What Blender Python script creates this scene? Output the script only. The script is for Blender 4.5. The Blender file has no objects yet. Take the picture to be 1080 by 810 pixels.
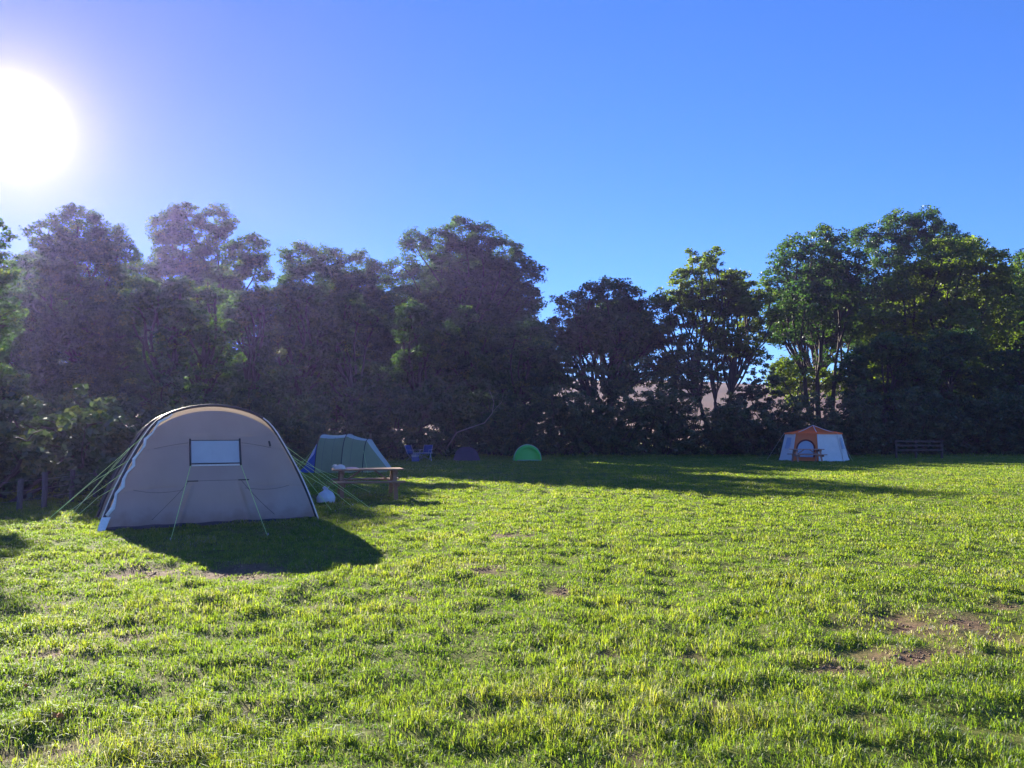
import bpy, math, random
import numpy as np
from mathutils import Vector, Matrix
R = math.radians
rng = np.random.default_rng(7)
random.seed(7)
sc = bpy.context.scene
col = sc.collection

# ------------------------------------------------------------------ camera frame of the photograph (1080 x 810)
F = 810.0; CAMH = 1.65; PITCH = math.atan(52/F)
CP, SP = math.cos(PITCH), math.sin(PITCH)
def P(px, py, Y):
    u = (px-540)/F; v = (405-py)/F
    fw = CP - v*SP; up = v*CP + SP
    t = Y/fw
    return Vector((u*t, Y, CAMH + up*t))
def G(px, py):
    u = (px-540)/F; v = (405-py)/F
    fw = CP - v*SP; up = v*CP + SP
    t = -CAMH/up
    return Vector((u*t, fw*t, 0.0))

cam = bpy.data.cameras.new('camera'); camo = bpy.data.objects.new('camera', cam); col.objects.link(camo)
cam.sensor_width = 36; cam.lens = 36*F/1080; cam.clip_start = 0.05; cam.clip_end = 6000
camo.location = (0, 0, CAMH); camo.rotation_euler = (R(90)+PITCH, 0, 0)
sc.camera = camo

SUN_EL = R(18.9); SUN_AZ = R(-33.6)
SUNV = Vector((math.sin(SUN_AZ)*math.cos(SUN_EL), math.cos(SUN_AZ)*math.cos(SUN_EL), math.sin(SUN_EL)))

# ------------------------------------------------------------------ object helpers
def tag(o, label=None, cat=None, group=None, kind=None):
    if label: o['label'] = label
    if cat: o['category'] = cat
    if group: o['group'] = group
    if kind: o['kind'] = kind
    return o
def empty(name, loc=(0,0,0), rz=0.0, label=None, cat=None, group=None):
    o = bpy.data.objects.new(name, None); col.objects.link(o)
    o.location = loc; o.rotation_euler = (0, 0, rz); o.empty_display_size = 0.2
    return tag(o, label, cat, group)
def np_mesh(name, V, quads=None, tris=None, mat=None, parent=None, smooth=False, tint=None):
    me = bpy.data.meshes.new(name)
    V = np.asarray(V, dtype=np.float32).reshape(-1, 3)
    me.vertices.add(len(V)); me.vertices.foreach_set('co', V.ravel())
    parts = []; starts = []; pos = 0
    if quads is not None and len(quads):
        q = np.asarray(quads, dtype=np.int32).reshape(-1, 4); parts.append(q.ravel())
        starts.append(np.arange(len(q), dtype=np.int32)*4 + pos); pos += q.size
    if tris is not None and len(tris):
        t = np.asarray(tris, dtype=np.int32).reshape(-1, 3); parts.append(t.ravel())
        starts.append(np.arange(len(t), dtype=np.int32)*3 + pos); pos += t.size
    L = np.concatenate(parts); S = np.concatenate(starts)
    me.loops.add(len(L)); me.loops.foreach_set('vertex_index', L)
    me.polygons.add(len(S)); me.polygons.foreach_set('loop_start', S)
    if tint is not None:
        a = me.attributes.new('tint', 'FLOAT', 'POINT'); a.data.foreach_set('value', np.asarray(tint, dtype=np.float32))
    me.update(calc_edges=True)
    if smooth: me.polygons.foreach_set('use_smooth', np.ones(len(S), dtype=bool))
    if mat: me.materials.append(mat)
    o = bpy.data.objects.new(name, me); col.objects.link(o)
    if parent: o.parent = parent
    return o
class MB:
    def __init__(s): s.v = []; s.f = []
    def add(s, vs, fs):
        b = len(s.v); s.v += [tuple(v) for v in vs]; s.f += [tuple(i+b for i in f) for f in fs]; return s
    def box(s, c, d, rot=None):
        hx, hy, hz = d[0]/2, d[1]/2, d[2]/2
        vs = [Vector((x, y, z)) for x in (-hx, hx) for y in (-hy, hy) for z in (-hz, hz)]
        if rot is not None: vs = [rot @ v for v in vs]
        c = Vector(c)
        return s.add([v+c for v in vs], [(0,1,3,2),(4,6,7,5),(0,4,5,1),(2,3,7,6),(0,2,6,4),(1,5,7,3)])
    def beam(s, a, b, w, t, up=(0,0,1)):
        a, b = Vector(a), Vector(b); d = (b-a); L = d.length; z = d.normalized()
        x = Vector(up).cross(z)
        if x.length < 1e-4: x = Vector((1,0,0)).cross(z)
        x.normalize(); y = z.cross(x)
        m = Matrix((x, y, z)).transposed()
        return s.box((a+b)/2, (w, t, L), m)
    def tube(s, pts, rad, n=8, caps=True):
        pts = [Vector(p) for p in pts]
        if not hasattr(rad, '__len__'): rad = [rad]*len(pts)
        b = len(s.v); prev = None
        for i, p in enumerate(pts):
            d = (pts[min(i+1, len(pts)-1)] - pts[max(i-1, 0)]).normalized()
            if prev is None:
                x = d.cross(Vector((0,0,1)) if abs(d.z) < .9 else Vector((1,0,0))).normalized()
            else:
                x = (prev - d*prev.dot(d)).normalized()
            prev = x; y = d.cross(x)
            for k in range(n):
                a = 2*math.pi*k/n
                s.v.append(tuple(p + (x*math.cos(a) + y*math.sin(a))*rad[i]))
        for i in range(len(pts)-1):
            for k in range(n):
                s.f.append((b+i*n+k, b+i*n+(k+1) % n, b+(i+1)*n+(k+1) % n, b+(i+1)*n+k))
        if caps:
            s.f.append(tuple(b+k for k in reversed(range(n)))); e = b+(len(pts)-1)*n
            s.f.append(tuple(e+k for k in range(n)))
        return s
    def grid(s, rows, closed=False):
        b = len(s.v); n = len(rows[0])
        for r in rows: s.v += [tuple(p) for p in r]
        for i in range(len(rows)-1):
            for k in range(n if closed else n-1):
                k2 = (k+1) % n
                s.f.append((b+i*n+k, b+i*n+k2, b+(i+1)*n+k2, b+(i+1)*n+k))
        return s
    def build(s, name, mat, parent=None, smooth=False, bevel=0, thick=0):
        me = bpy.data.meshes.new(name); me.from_pydata(s.v, [], s.f); me.update()
        if smooth: me.polygons.foreach_set('use_smooth', [True]*len(me.polygons))
        if mat: me.materials.append(mat)
        o = bpy.data.objects.new(name, me); col.objects.link(o)
        if parent: o.parent = parent
        if thick:
            m = o.modifiers.new('thickness', 'SOLIDIFY'); m.thickness = thick; m.offset = 0
        if bevel:
            m = o.modifiers.new('bevel', 'BEVEL'); m.width = bevel; m.segments = 2; m.limit_method = 'ANGLE'
        return o

def copy_tree(o, parent=None):
    c = o.copy(); col.objects.link(c); c.parent = parent
    for ch in list(o.children): copy_tree(ch, c)
    return c

# ------------------------------------------------------------------ material helpers
def new_mat(name):
    m = bpy.data.materials.new(name); m.use_nodes = True
    nt = m.node_tree; nt.nodes.clear()
    return m, nt, nt.nodes, nt.links
def nd(ns, t, **kw):
    n = ns.new(t)
    for k, v in kw.items(): setattr(n, k, v)
    return n
def simple(name, color, rough=0.6, noise=0.15, scale=20, metallic=0, bump=0.0, spec=0.5, stretch=(1,1,1)):
    m, nt, ns, ln = new_mat(name)
    out = nd(ns, 'ShaderNodeOutputMaterial'); b = nd(ns, 'ShaderNodeBsdfPrincipled')
    b.inputs['Roughness'].default_value = rough; b.inputs['Metallic'].default_value = metallic
    b.inputs['Specular IOR Level'].default_value = spec
    tc = nd(ns, 'ShaderNodeTexCoord'); mp = nd(ns, 'ShaderNodeMapping'); mp.inputs['Scale'].default_value = stretch
    nz = nd(ns, 'ShaderNodeTexNoise'); nz.inputs['Scale'].default_value = scale; nz.inputs['Detail'].default_value = 6
    r = nd(ns, 'ShaderNodeValToRGB')
    r.color_ramp.elements[0].position = .3; r.color_ramp.elements[1].position = .7
    r.color_ramp.elements[0].color = tuple(c*(1-noise) for c in color)+(1,)
    r.color_ramp.elements[1].color = tuple(min(1, c*(1+noise)) for c in color)+(1,)
    ln.new(tc.outputs['Object'], mp.inputs[0]); ln.new(mp.outputs[0], nz.inputs['Vector']); ln.new(nz.outputs['Fac'], r.inputs[0]); ln.new(r.outputs[0], b.inputs['Base Color'])
    if bump:
        bp = nd(ns, 'ShaderNodeBump'); bp.inputs['Strength'].default_value = bump; bp.inputs['Distance'].default_value = .01
        ln.new(nz.outputs['Fac'], bp.inputs['Height']); ln.new(bp.outputs[0], b.inputs['Normal'])
    ln.new(b.outputs[0], out.inputs[0])
    return m
def leafy(name, stops, trans=0.4, gloss=0.04, rough=0.45, tcol=(1.25, 1.2, .6)):
    """diffuse + translucent leaf; colour picked by the per-vertex tint of each leaf"""
    m, nt, ns, ln = new_mat(name)
    out = nd(ns, 'ShaderNodeOutputMaterial')
    at = nd(ns, 'ShaderNodeAttribute', attribute_name='tint')
    r = nd(ns, 'ShaderNodeValToRGB')
    e = r.color_ramp.elements
    e[0].position = stops[0][0]; e[0].color = tuple(stops[0][1])+(1,)
    e[1].position = stops[-1][0]; e[1].color = tuple(stops[-1][1])+(1,)
    for p, c in stops[1:-1]:
        x = e.new(p); x.color = tuple(c)+(1,)
    ln.new(at.outputs['Fac'], r.inputs[0])
    d = nd(ns, 'ShaderNodeBsdfDiffuse'); t = nd(ns, 'ShaderNodeBsdfTranslucent'); g = nd(ns, 'ShaderNodeBsdfGlossy')
    g.inputs['Roughness'].default_value = rough; g.inputs['Color'].default_value = (.9, .95, 1, 1)
    mul = nd(ns, 'ShaderNodeMixRGB', blend_type='MULTIPLY'); mul.inputs[0].default_value = 1; mul.inputs[2].default_value = tuple(tcol)+(1,)
    ln.new(r.outputs[0], d.inputs[0]); ln.new(r.outputs[0], mul.inputs[1]); ln.new(mul.outputs[0], t.inputs[0])
    m1 = nd(ns, 'ShaderNodeMixShader'); m1.inputs[0].default_value = trans
    ln.new(d.outputs[0], m1.inputs[1]); ln.new(t.outputs[0], m1.inputs[2])
    m2 = nd(ns, 'ShaderNodeMixShader'); m2.inputs[0].default_value = gloss
    ln.new(m1.outputs[0], m2.inputs[1]); ln.new(g.outputs[0], m2.inputs[2])
    ln.new(m2.outputs[0], out.inputs[0])
    return m
def fabric(name, color, trans=0.3, gloss=0.03, rough=.4, scale=3.0, noise=.1, tcol=None, mud=False):
    """tent cloth: diffuse + translucent with faint mottling and weave bump"""
    m, nt, ns, ln = new_mat(name)
    out = nd(ns, 'ShaderNodeOutputMaterial')
    tc = nd(ns, 'ShaderNodeTexCoord'); nz = nd(ns, 'ShaderNodeTexNoise'); nz.inputs['Scale'].default_value = scale; nz.inputs['Detail'].default_value = 5
    ln.new(tc.outputs['Object'], nz.inputs['Vector'])
    r = nd(ns, 'ShaderNodeValToRGB'); r.color_ramp.elements[0].position = .3; r.color_ramp.elements[1].position = .7
    r.color_ramp.elements[0].color = tuple(c*(1-noise) for c in color)+(1,)
    r.color_ramp.elements[1].color = tuple(min(1, c*(1+noise)) for c in color)+(1,)
    ln.new(nz.outputs['Fac'], r.inputs[0])
    bp = nd(ns, 'ShaderNodeBump'); bp.inputs['Strength'].default_value = .6; bp.inputs['Distance'].default_value = .05
    mp = nd(ns, 'ShaderNodeMapping'); mp.inputs['Scale'].default_value = (1.6, 1.6, .7); n2 = nd(ns, 'ShaderNodeTexNoise')
    n2.inputs['Scale'].default_value = 1.7; n2.inputs['Detail'].default_value = 3; n2.inputs['Distortion'].default_value = .8
    ln.new(tc.outputs['Object'], mp.inputs[0]); ln.new(mp.outputs[0], n2.inputs['Vector']); ln.new(n2.outputs['Fac'], bp.inputs['Height'])
    d = nd(ns, 'ShaderNodeBsdfDiffuse'); t = nd(ns, 'ShaderNodeBsdfTranslucent'); g = nd(ns, 'ShaderNodeBsdfGlossy'); g.inputs['Roughness'].default_value = rough
    for s in (d, t, g): ln.new(bp.outputs[0], s.inputs['Normal'])
    base_c = r.outputs[0]
    if mud:   # splashed soil along the foot of the cloth
        sx = nd(ns, 'ShaderNodeSeparateXYZ'); ln.new(tc.outputs['Object'], sx.inputs[0])
        n3 = nd(ns, 'ShaderNodeTexNoise'); n3.inputs['Scale'].default_value = 5; n3.inputs['Detail'].default_value = 6; ln.new(tc.outputs['Object'], n3.inputs['Vector'])
        ma = nd(ns, 'ShaderNodeMath', operation='MULTIPLY_ADD'); ma.inputs[1].default_value = .55; ln.new(n3.outputs['Fac'], ma.inputs[0])
        neg = nd(ns, 'ShaderNodeMath', operation='MULTIPLY'); neg.inputs[1].default_value = -1; ln.new(sx.outputs['Z'], neg.inputs[0]); ln.new(neg.outputs[0], ma.inputs[2])
        mr = nd(ns, 'ShaderNodeMapRange'); mr.inputs['From Min'].default_value = -.02; mr.inputs['From Max'].default_value = .22; mr.inputs['To Max'].default_value = .65; ln.new(ma.outputs[0], mr.inputs['Value'])
        mm = nd(ns, 'ShaderNodeMixRGB'); mm.inputs[2].default_value = (.10, .085, .07, 1); ln.new(mr.outputs[0], mm.inputs[0]); ln.new(base_c, mm.inputs[1]); base_c = mm.outputs[0]
    ln.new(base_c, d.inputs[0])
    if tcol: t.inputs[0].default_value = tuple(tcol)+(1,)
    else: ln.new(r.outputs[0], t.inputs[0])
    m1 = nd(ns, 'ShaderNodeMixShader'); m1.inputs[0].default_value = trans
    ln.new(d.outputs[0], m1.inputs[1]); ln.new(t.outputs[0], m1.inputs[2])
    m2 = nd(ns, 'ShaderNodeMixShader'); m2.inputs[0].default_value = gloss
    ln.new(m1.outputs[0], m2.inputs[1]); ln.new(g.outputs[0], m2.inputs[2])
    ln.new(m2.outputs[0], out.inputs[0])
    return m

M = {}
M['tree'] = leafy('tree_leaves', [(0, (.026, .056, .026)), (.5, (.056, .100, .036)), (.85, (.095, .14, .036)), (1, (.14, .155, .035))], trans=.45, gloss=.03, tcol=(1.35, 1.8, .6))
M['tree_pale'] = leafy('pale_tree_leaves', [(0, (.05, .075, .018)), (.5, (.095, .13, .028)), (1, (.15, .17, .035))], trans=.60, gloss=.03, tcol=(1.75, 2.0, .5))
M['bush'] = leafy('bush_leaves', [(0, (.028, .056, .026)), (.6, (.062, .105, .036)), (1, (.12, .14, .035))], trans=.3, gloss=.04)
M['grass'] = leafy('grass_blades', [(0, (.040, .085, .012)), (.35, (.090, .150, .020)), (.7, (.14, .185, .028)), (.90, (.18, .195, .04)), (.93, (.14, .15, .15)), (1, (.20, .21, .24))], trans=.62, gloss=.025, rough=.5, tcol=(2.35, 2.25, .85))
M['bark'] = simple('bark', (.055, .043, .034), .9, .4, 6, bump=.6, stretch=(1, 1, .25))
M['twig'] = simple('pale_dead_wood', (.24, .21, .18), .85, .2, 12, bump=.3)
M['wood'] = simple('weathered_wood', (.27, .145, .07), .7, .3, 14, bump=.3, stretch=(1, 8, 8))
M['wood_red'] = simple('red_brown_wood', (.42, .21, .16), .7, .25, 14, bump=.3, stretch=(1, 8, 8))
M['wood_dark'] = simple('dark_wood', (.055, .035, .028), .8, .3, 14, bump=.3)
M['post'] = simple('grey_post_wood', (.085, .078, .072), .85, .3, 10, bump=.4, stretch=(6, 6, 1))
M['steel'] = simple('steel', (.45, .45, .46), .35, .05, 10, metallic=1)
M['pole'] = simple('dark_pole_sleeve', (.022, .021, .024), .5, .2, 10)
M['strap'] = simple('pale_webbing', (.72, .70, .68), .5, .1, 30)
M['guy'] = simple('lime_guy_line', (.55, .85, .25), .5, .1, 40)
M['tent'] = fabric('grey_beige_tent_cloth', (.33, .29, .27), trans=.36, noise=.14, scale=1.4, tcol=(.46, .37, .31), mud=True)
M['tent_roof'] = fabric('grey_beige_roof_cloth', (.28, .24, .20), trans=.45, noise=.05, tcol=(.52, .44, .35))
M['seam'] = fabric('dark_seam_cloth', (.13, .12, .125), trans=.1, noise=.1)
M['tent_dark'] = fabric('dark_skirt_cloth', (.045, .045, .05), trans=.05, noise=.2)
M['curtain'] = fabric('pale_window_blind', (.52, .52, .52), trans=.25, gloss=.07, rough=.15, noise=.05)
M['green_grey'] = fabric('grey_green_cloth', (.27, .33, .17), trans=.4, noise=.07, tcol=(.32, .40, .18))
M['green_roof_lit'] = fabric('lit_roof_cloth', (.50, .60, .50), trans=.35, noise=.05, gloss=.08)  # wall cloth lightened, skylight on the roof painted into its colour
M['blue_cloth'] = fabric('blue_cloth', (.06, .12, .42), trans=.3, noise=.08)
M['chair_blue'] = fabric('dull_blue_cloth', (.04, .07, .22), trans=.2, noise=.1)
M['chair_frame'] = simple('dull_grey_frame', (.30, .30, .32), .5, .1, 10)
M['pale_blue'] = fabric('pale_blue_cloth', (.45, .52, .66), trans=.35, noise=.05, gloss=.08)
M['dome_green'] = fabric('bright_green_cloth', (.09, .60, .13), trans=.4, noise=.05, tcol=(.14, .8, .14))
M['dome_trim'] = fabric('pale_green_trim', (.30, .50, .38), trans=.3, noise=.05)
M['orange'] = fabric('orange_cloth', (.95, .17, .035), trans=.45, noise=.05, tcol=(.95, .25, .05))
M['orange_lit'] = fabric('light_orange_cloth', (.95, .22, .06), trans=.45, noise=.05, tcol=(.95, .30, .08))
M['white_cloth'] = fabric('white_canvas', (.82, .80, .80), trans=.35, noise=.04)
M['red_trim'] = fabric('dark_red_trim', (.14, .022, .018), trans=.1, noise=.1)
M['purple'] = fabric('dark_plum_cloth', (.085, .055, .075), trans=.2, noise=.1)
M['bag'] = fabric('white_plastic', (.66, .70, .76), trans=.35, gloss=.12, rough=.25, noise=.05)
M['pink'] = fabric('pink_cloth', (.62, .40, .44), trans=.2, noise=.15, scale=12)
M['cream'] = fabric('cream_cloth', (.75, .68, .62), trans=.2, noise=.1, scale=12)
M['leaf_orange'] = simple('fallen_leaf_orange', (.55, .17, .02), .6, .25, 60)
M['wire'] = simple('fence_wire', (.25, .25, .25), .5, .1, 10, metallic=.7)

# ------------------------------------------------------------------ ground shape
_k = [(rng.uniform(0, 2*math.pi), rng.uniform(.5, 1)) for _ in range(40)]
def waves(x, y, wl0, wl1, n, seed):
    r = np.random.default_rng(seed); out = np.zeros_like(x)
    for i in range(n):
        a = r.uniform(0, 2*math.pi); wl = wl0*(wl1/wl0)**r.uniform(); ph = r.uniform(0, 6.28)
        kx, ky = math.cos(a)*2*math.pi/wl, math.sin(a)*2*math.pi/wl
        out += np.sin(kx*x+ky*y+ph + .8*np.sin(ky*x*.53-kx*y*.61+ph*2))
    return out/math.sqrt(n)
def gz(x, y):
    x = np.asarray(x, dtype=np.float64); y = np.asarray(y, dtype=np.float64)
    fade = np.clip(1-(y-30)/25, 0, 1)
    return fade*(.019*waves(x, y, .5, 1.6, 10, 3) + .022*waves(x, y, 2, 6, 8, 4))
# bare or trodden places, and cast shade at lower left painted as soil: photo pixel centre, half sizes in pixels, strength
BARE_AND_SHADE = [(152, 602, 32, 6, 1.8), (252, 600, 42, 7, 1.9), (272, 607, 26, 5, 1.4), (537, 564, 22, 3.5, 1.1), (503, 600, 26, 5, 1.1), (590, 622, 14, 6, .9), (985, 658, 75, 14, 1.05), (930, 692, 60, 10, 1.05), (1040, 672, 40, 12, .95),
        (1000, 688, 40, 6, .9), (885, 705, 34, 8, .9), (1060, 640, 26, 5, .8), (640, 690, 14, 6, .7), (50, 690, 45, 8, .8), (40, 790, 60, 14, .8), (60, 640, 30, 7, .5), (125, 668, 38, 8, .8),  # patches by the left edge imitate a cast shadow with dark soil
        (432, 632, 14, 5, .6), (400, 604, 12, 4, .6), (965, 598, 40, 4, .6), (830, 588, 30, 3, .5), (760, 745, 30, 10, .5), (500, 752, 26, 10, .4), (660, 800, 40, 10, .5), (190, 712, 26, 8, .5),
        (700, 640, 24, 5, .5), (905, 760, 26, 8, .4), (1040, 605, 30, 4, .5), (780, 600, 22, 3, .5), (330, 640, 22, 5, .4), (270, 745, 24, 8, .4), (730, 690, 22, 6, .5)]
def bare(x, y):
    """0 grass .. 1 bare; worn places and painted shade are patches on the ground"""
    out = np.zeros_like(x)
    for px, py, rx, ry, s in BARE_AND_SHADE:
        c = G(px, py); ax = rx*c.y/F; ay = abs(G(px, py-ry).y - G(px, py+ry).y)/2
        d = ((x-c.x)/ax)**2 + ((y-c.y)/ay)**2
        out = np.maximum(out, s*np.exp(-d))
    return out*np.clip(1.0 + .65*waves(x, y, .12, .8, 12, 9), .1, 1.7)

def ground():
    ys = [-60, -20, -6, -1]; y = 1.5
    while y < 60: ys.append(y); y += max(.10, .022*y)
    ys += [70, 90, 130, 200, 400, 900, 2500]
    ys = np.array(ys); n = 240
    u = np.linspace(-1, 1, n); u = np.sign(u)*np.abs(u)**1.15
    X = np.zeros((len(ys), n)); Y = np.repeat(ys[:, None], n, 1)
    for i, yy in enumerate(ys): X[i] = u*(max(yy, 1)*1.0+8 if yy < 65 else 120+yy*1.4)
    Z = gz(X, Y); b = np.clip(bare(X, Y), 0, 1.3)
    Z -= .015*b
    V = np.stack([X, Y, Z], -1).reshape(-1, 3)
    i = np.arange(len(ys)-1)[:, None]*n + np.arange(n-1)[None]
    q = np.stack([i, i+1, i+n+1, i+n], -1).reshape(-1, 4)
    m, nt, ns, ln = new_mat('field_soil')
    out = nd(ns, 'ShaderNodeOutputMaterial'); bs = nd(ns, 'ShaderNodeBsdfPrincipled'); bs.inputs['Roughness'].default_value = .95; bs.inputs['Specular IOR Level'].default_value = .1
    at = nd(ns, 'ShaderNodeAttribute', attribute_name='tint')
    tc = nd(ns, 'ShaderNodeTexCoord')
    n1 = nd(ns, 'ShaderNodeTexNoise'); n1.inputs['Scale'].default_value = 9; n1.inputs['Detail'].default_value = 8; n1.inputs['Roughness'].default_value = .7
    n2 = nd(ns, 'ShaderNodeTexNoise'); n2.inputs['Scale'].default_value = .55; n2.inputs['Detail'].default_value = 4
    for k in (n1, n2): ln.new(tc.outputs['Object'], k.inputs['Vector'])
    g = nd(ns, 'ShaderNodeValToRGB'); g.color_ramp.elements[0].position = .32; g.color_ramp.elements[0].color = (.045, .060, .012, 1); g.color_ramp.elements[1].position = .72; g.color_ramp.elements[1].color = (.17, .19, .04, 1)
    s = nd(ns, 'ShaderNodeValToRGB'); s.color_ramp.elements[0].position = .3; s.color_ramp.elements[0].color = (.05, .032, .02, 1); s.color_ramp.elements[1].position = .7; s.color_ramp.elements[1].color = (.21, .135, .085, 1)
    ln.new(n1.outputs['Fac'], g.inputs[0]); ln.new(n1.outputs['Fac'], s.inputs[0])
    mx = nd(ns, 'ShaderNodeMixRGB'); ad = nd(ns, 'ShaderNodeMath', operation='ADD'); ad.use_clamp = True
    sub = nd(ns, 'ShaderNodeMath', operation='MULTIPLY_ADD'); sub.inputs[1].default_value = .5; sub.inputs[2].default_value = -.25
    ln.new(n2.outputs['Fac'], sub.inputs[0]); ln.new(at.outputs['Fac'], ad.inputs[0]); ln.new(sub.outputs[0], ad.inputs[1])
    ln.new(ad.outputs[0], mx.inputs[0]); ln.new(g.outputs[0], mx.inputs[1]); ln.new(s.outputs[0], mx.inputs[2])
    bp = nd(ns, 'ShaderNodeBump'); bp.inputs['Strength'].default_value = .8; bp.inputs['Distance'].default_value = .03
    ln.new(n1.outputs['Fac'], bp.inputs['Height']); ln.new(bp.outputs[0], bs.inputs['Normal'])
    ln.new(mx.outputs[0], bs.inputs['Base Color']); ln.new(bs.outputs[0], out.inputs[0])
    o = np_mesh('ground', V, quads=q, mat=m, smooth=True, tint=np.clip(b, 0, 1).ravel())
    tag(o, 'grassy camping field with bare trodden patches and painted shade at lower left', 'ground', kind='structure')
ground()

def hill():
    xs = np.linspace(-520, 620, 90); ys = np.linspace(135, 420, 36)
    X, Y = np.meshgrid(xs, ys)
    t = np.clip((Y-140)/200, 0, 1); t = t*t*(3-2*t)
    H = 25 + 3.0*waves(X, Y*0, 200, 600, 5, 12)
    Z = -1.0 + t*H + .6*waves(X, Y, 30, 90, 6, 13)*t
    V = np.stack([X, Y, Z], -1).reshape(-1, 3); n = len(xs)
    i = np.arange(len(ys)-1)[:, None]*n + np.arange(n-1)[None]
    q = np.stack([i, i+1, i+n+1, i+n], -1).reshape(-1, 4)
    m = simple('far_field', (.13, .065, .032), .95, .5, .03)
    tag(np_mesh('hill', V, quads=q, mat=m, smooth=True), 'low brown and green hillside beyond the trees', 'hill', kind='structure')
hill()

# ------------------------------------------------------------------ grass
TENT_O = (G(107, 560) + G(333, 548))/2
TE1 = (G(333, 548) - G(107, 560)).normalized(); TE2 = Vector((-TE1.y, TE1.x, 0)); TENT_RZ = math.atan2(TE1.y, TE1.x)
def in_tent(x, y):
    dx = x-TENT_O.x; dy = y-TENT_O.y
    a = dx*TE1.x+dy*TE1.y; b = dx*TE2.x+dy*TE2.y
    return (np.abs(a) < 1.75) & (b > .03) & (b < 6)
HEDGE = [(-30, 19), (40, 21.5), (110, 25), (175, 31), (245, 37), (310, 42), (365, 47), (415, 50), (478, 53), (590, 54), (745, 55), (858, 55), (972, 57), (1090, 58)]
def grass():
    # positions with density falling with distance from where the photo was taken
    N = 2000000
    k = rng.uniform(size=N)
    y0, y1 = 2.6, 56.0
    Y = (y0**.5 + k*(y1**.5 - y0**.5))**2
    X = rng.uniform(-1, 1, N)*(Y*.72+4.2)
    # gather most of them into tufts
    cell = .05+.012*Y
    tuft = rng.uniform(size=N) < .5
    cx = np.round(X/cell); cy = np.round(Y/cell)
    h1 = np.modf(np.abs(np.sin(cx*12.9898+cy*78.233)*43758.5453))[0]; h2 = np.modf(np.abs(np.sin(cx*39.3468+cy*11.135)*24634.6345))[0]; h3 = np.modf(np.abs(np.sin(cx*73.156+cy*52.235)*35714.2))[0]
    tx = (cx+(h1-.5)*.9)*cell; ty = (cy+(h2-.5)*.9)*cell
    sg = cell*.22
    X = np.where(tuft, tx+rng.normal(size=N)*sg, X); Y = np.where(tuft, ty+rng.normal(size=N)*sg, Y)
    b = bare(X, Y)
    patch = waves(X, Y, .35, 1.3, 12, 21); big = waves(X, Y, 1.5, 5, 8, 22)
    keep = (rng.uniform(size=N) > np.clip(b*1.05, 0, .97)) & (rng.uniform(size=N) < np.clip(.95+.22*patch, .35, 1)) & ~in_tent(X, Y)
    X, Y, b, patch, big, tuft, h3 = (a[keep] for a in (X, Y, b, patch, big, tuft, h3))
    N = len(X)
    far = np.clip(Y/4, .8, None)
    H = (.045 + .010*np.clip(patch, -1.5, 2) + .010*big)*rng.uniform(.55, 1.35, N)*np.where(tuft, .8+.6*h3, .85)*np.clip(1-.55*b, .3, 1)
    H = np.clip(H, .014, .15)*(1+.45*np.clip((8-Y)/4, 0, 1))*np.clip(1+.012*(Y-6), .9, 1.2)
    hp = sorted((( (px-540)/F*D, D) for px, D in HEDGE))
    yh = np.interp(X, [a for a, b in hp], [b for a, b in hp])
    H = H*(1 + 2.6*np.clip(1-(yh-1.2-Y)/2.2, 0, 1))
    Wd = .0020*far**.84*rng.uniform(.6, 1.5, N)
    th = rng.uniform(0, 2*math.pi, N)
    lean = rng.uniform(.2, 1.35, N)*H
    dx, dy = np.cos(th), np.sin(th)
    fa = th + math.pi/2 + rng.normal(size=N)*.5
    wx, wy = np.cos(fa)*Wd, np.sin(fa)*Wd
    Z = gz(X, Y) - .015*np.clip(b, 0, 1.3) - .004
    c = np.stack([X, Y, Z], -1)
    up = np.array([0, 0, 1.0])
    wv = np.stack([wx, wy, np.zeros(N)], -1)
    dv = np.stack([dx, dy, np.zeros(N)], -1)
    mid = c + up*(H*.6)[:, None] + dv*(lean*.28)[:, None]
    tip = c + up*(H*(1-.40*(lean/H)))[:, None] + dv*lean[:, None]
    V = np.stack([c-wv, c+wv, mid+wv*.8, mid-wv*.8, tip], 1).reshape(-1, 3)
    i = np.arange(N)[:, None]*5
    q = (i + np.array([[0, 1, 2, 3]])); t = (i + np.array([[3, 2, 4]]))
    tn = np.clip(.42 + .10*patch + .12*big + .15*rng.normal(size=N) + .10*(h3-.5), 0, .9)
    dry = rng.uniform(size=N) < (.06 + .35*np.clip(b, 0, 1) + .10*(big > .8))
    tn = np.where(dry, rng.uniform(.92, 1, N), tn)
    o = np_mesh('grass', V, quads=q, tris=t, mat=M['grass'], tint=np.repeat(tn, 5))
    tag(o, 'short rough green grass covering the field', 'grass', kind='stuff')
    # broad low weed leaves among the blades
    N = 26000
    k = rng.uniform(size=N); Y = (2.6**.5 + k*(14**.5-2.6**.5))**2; X = rng.uniform(-1, 1, N)*(Y*.72+1.2)
    cell = .16; cx = np.round(X/cell); cy = np.round(Y/cell)
    h1 = np.modf(np.abs(np.sin(cx*12.9898+cy*78.233)*43758.5453))[0]
    keep = (h1 < .35) & (rng.uniform(size=N) > bare(X, Y))
    X = np.where(keep, cx*cell+rng.normal(size=N)*.05, X)[keep]; Y = (cy*cell+rng.normal(size=N)*.05)[keep]; N = len(X)
    keep = ~in_tent(X, Y); X = X[keep]; Y = Y[keep]; N = len(X)
    Z = gz(X, Y) + rng.uniform(.008, .05, N)
    S = rng.uniform(.005, .012, N)
    o = np_mesh('clover', *leaf_quads(np.stack([X, Y, Z], -1), S*2, .8, tilt=.5), mat=M['grass'], tint=np.repeat(np.clip(rng.normal(.12, .12, N), 0, .5), 4))
    tag(o, 'low broad leaved clover among the grass', 'clover', kind='stuff')
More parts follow.
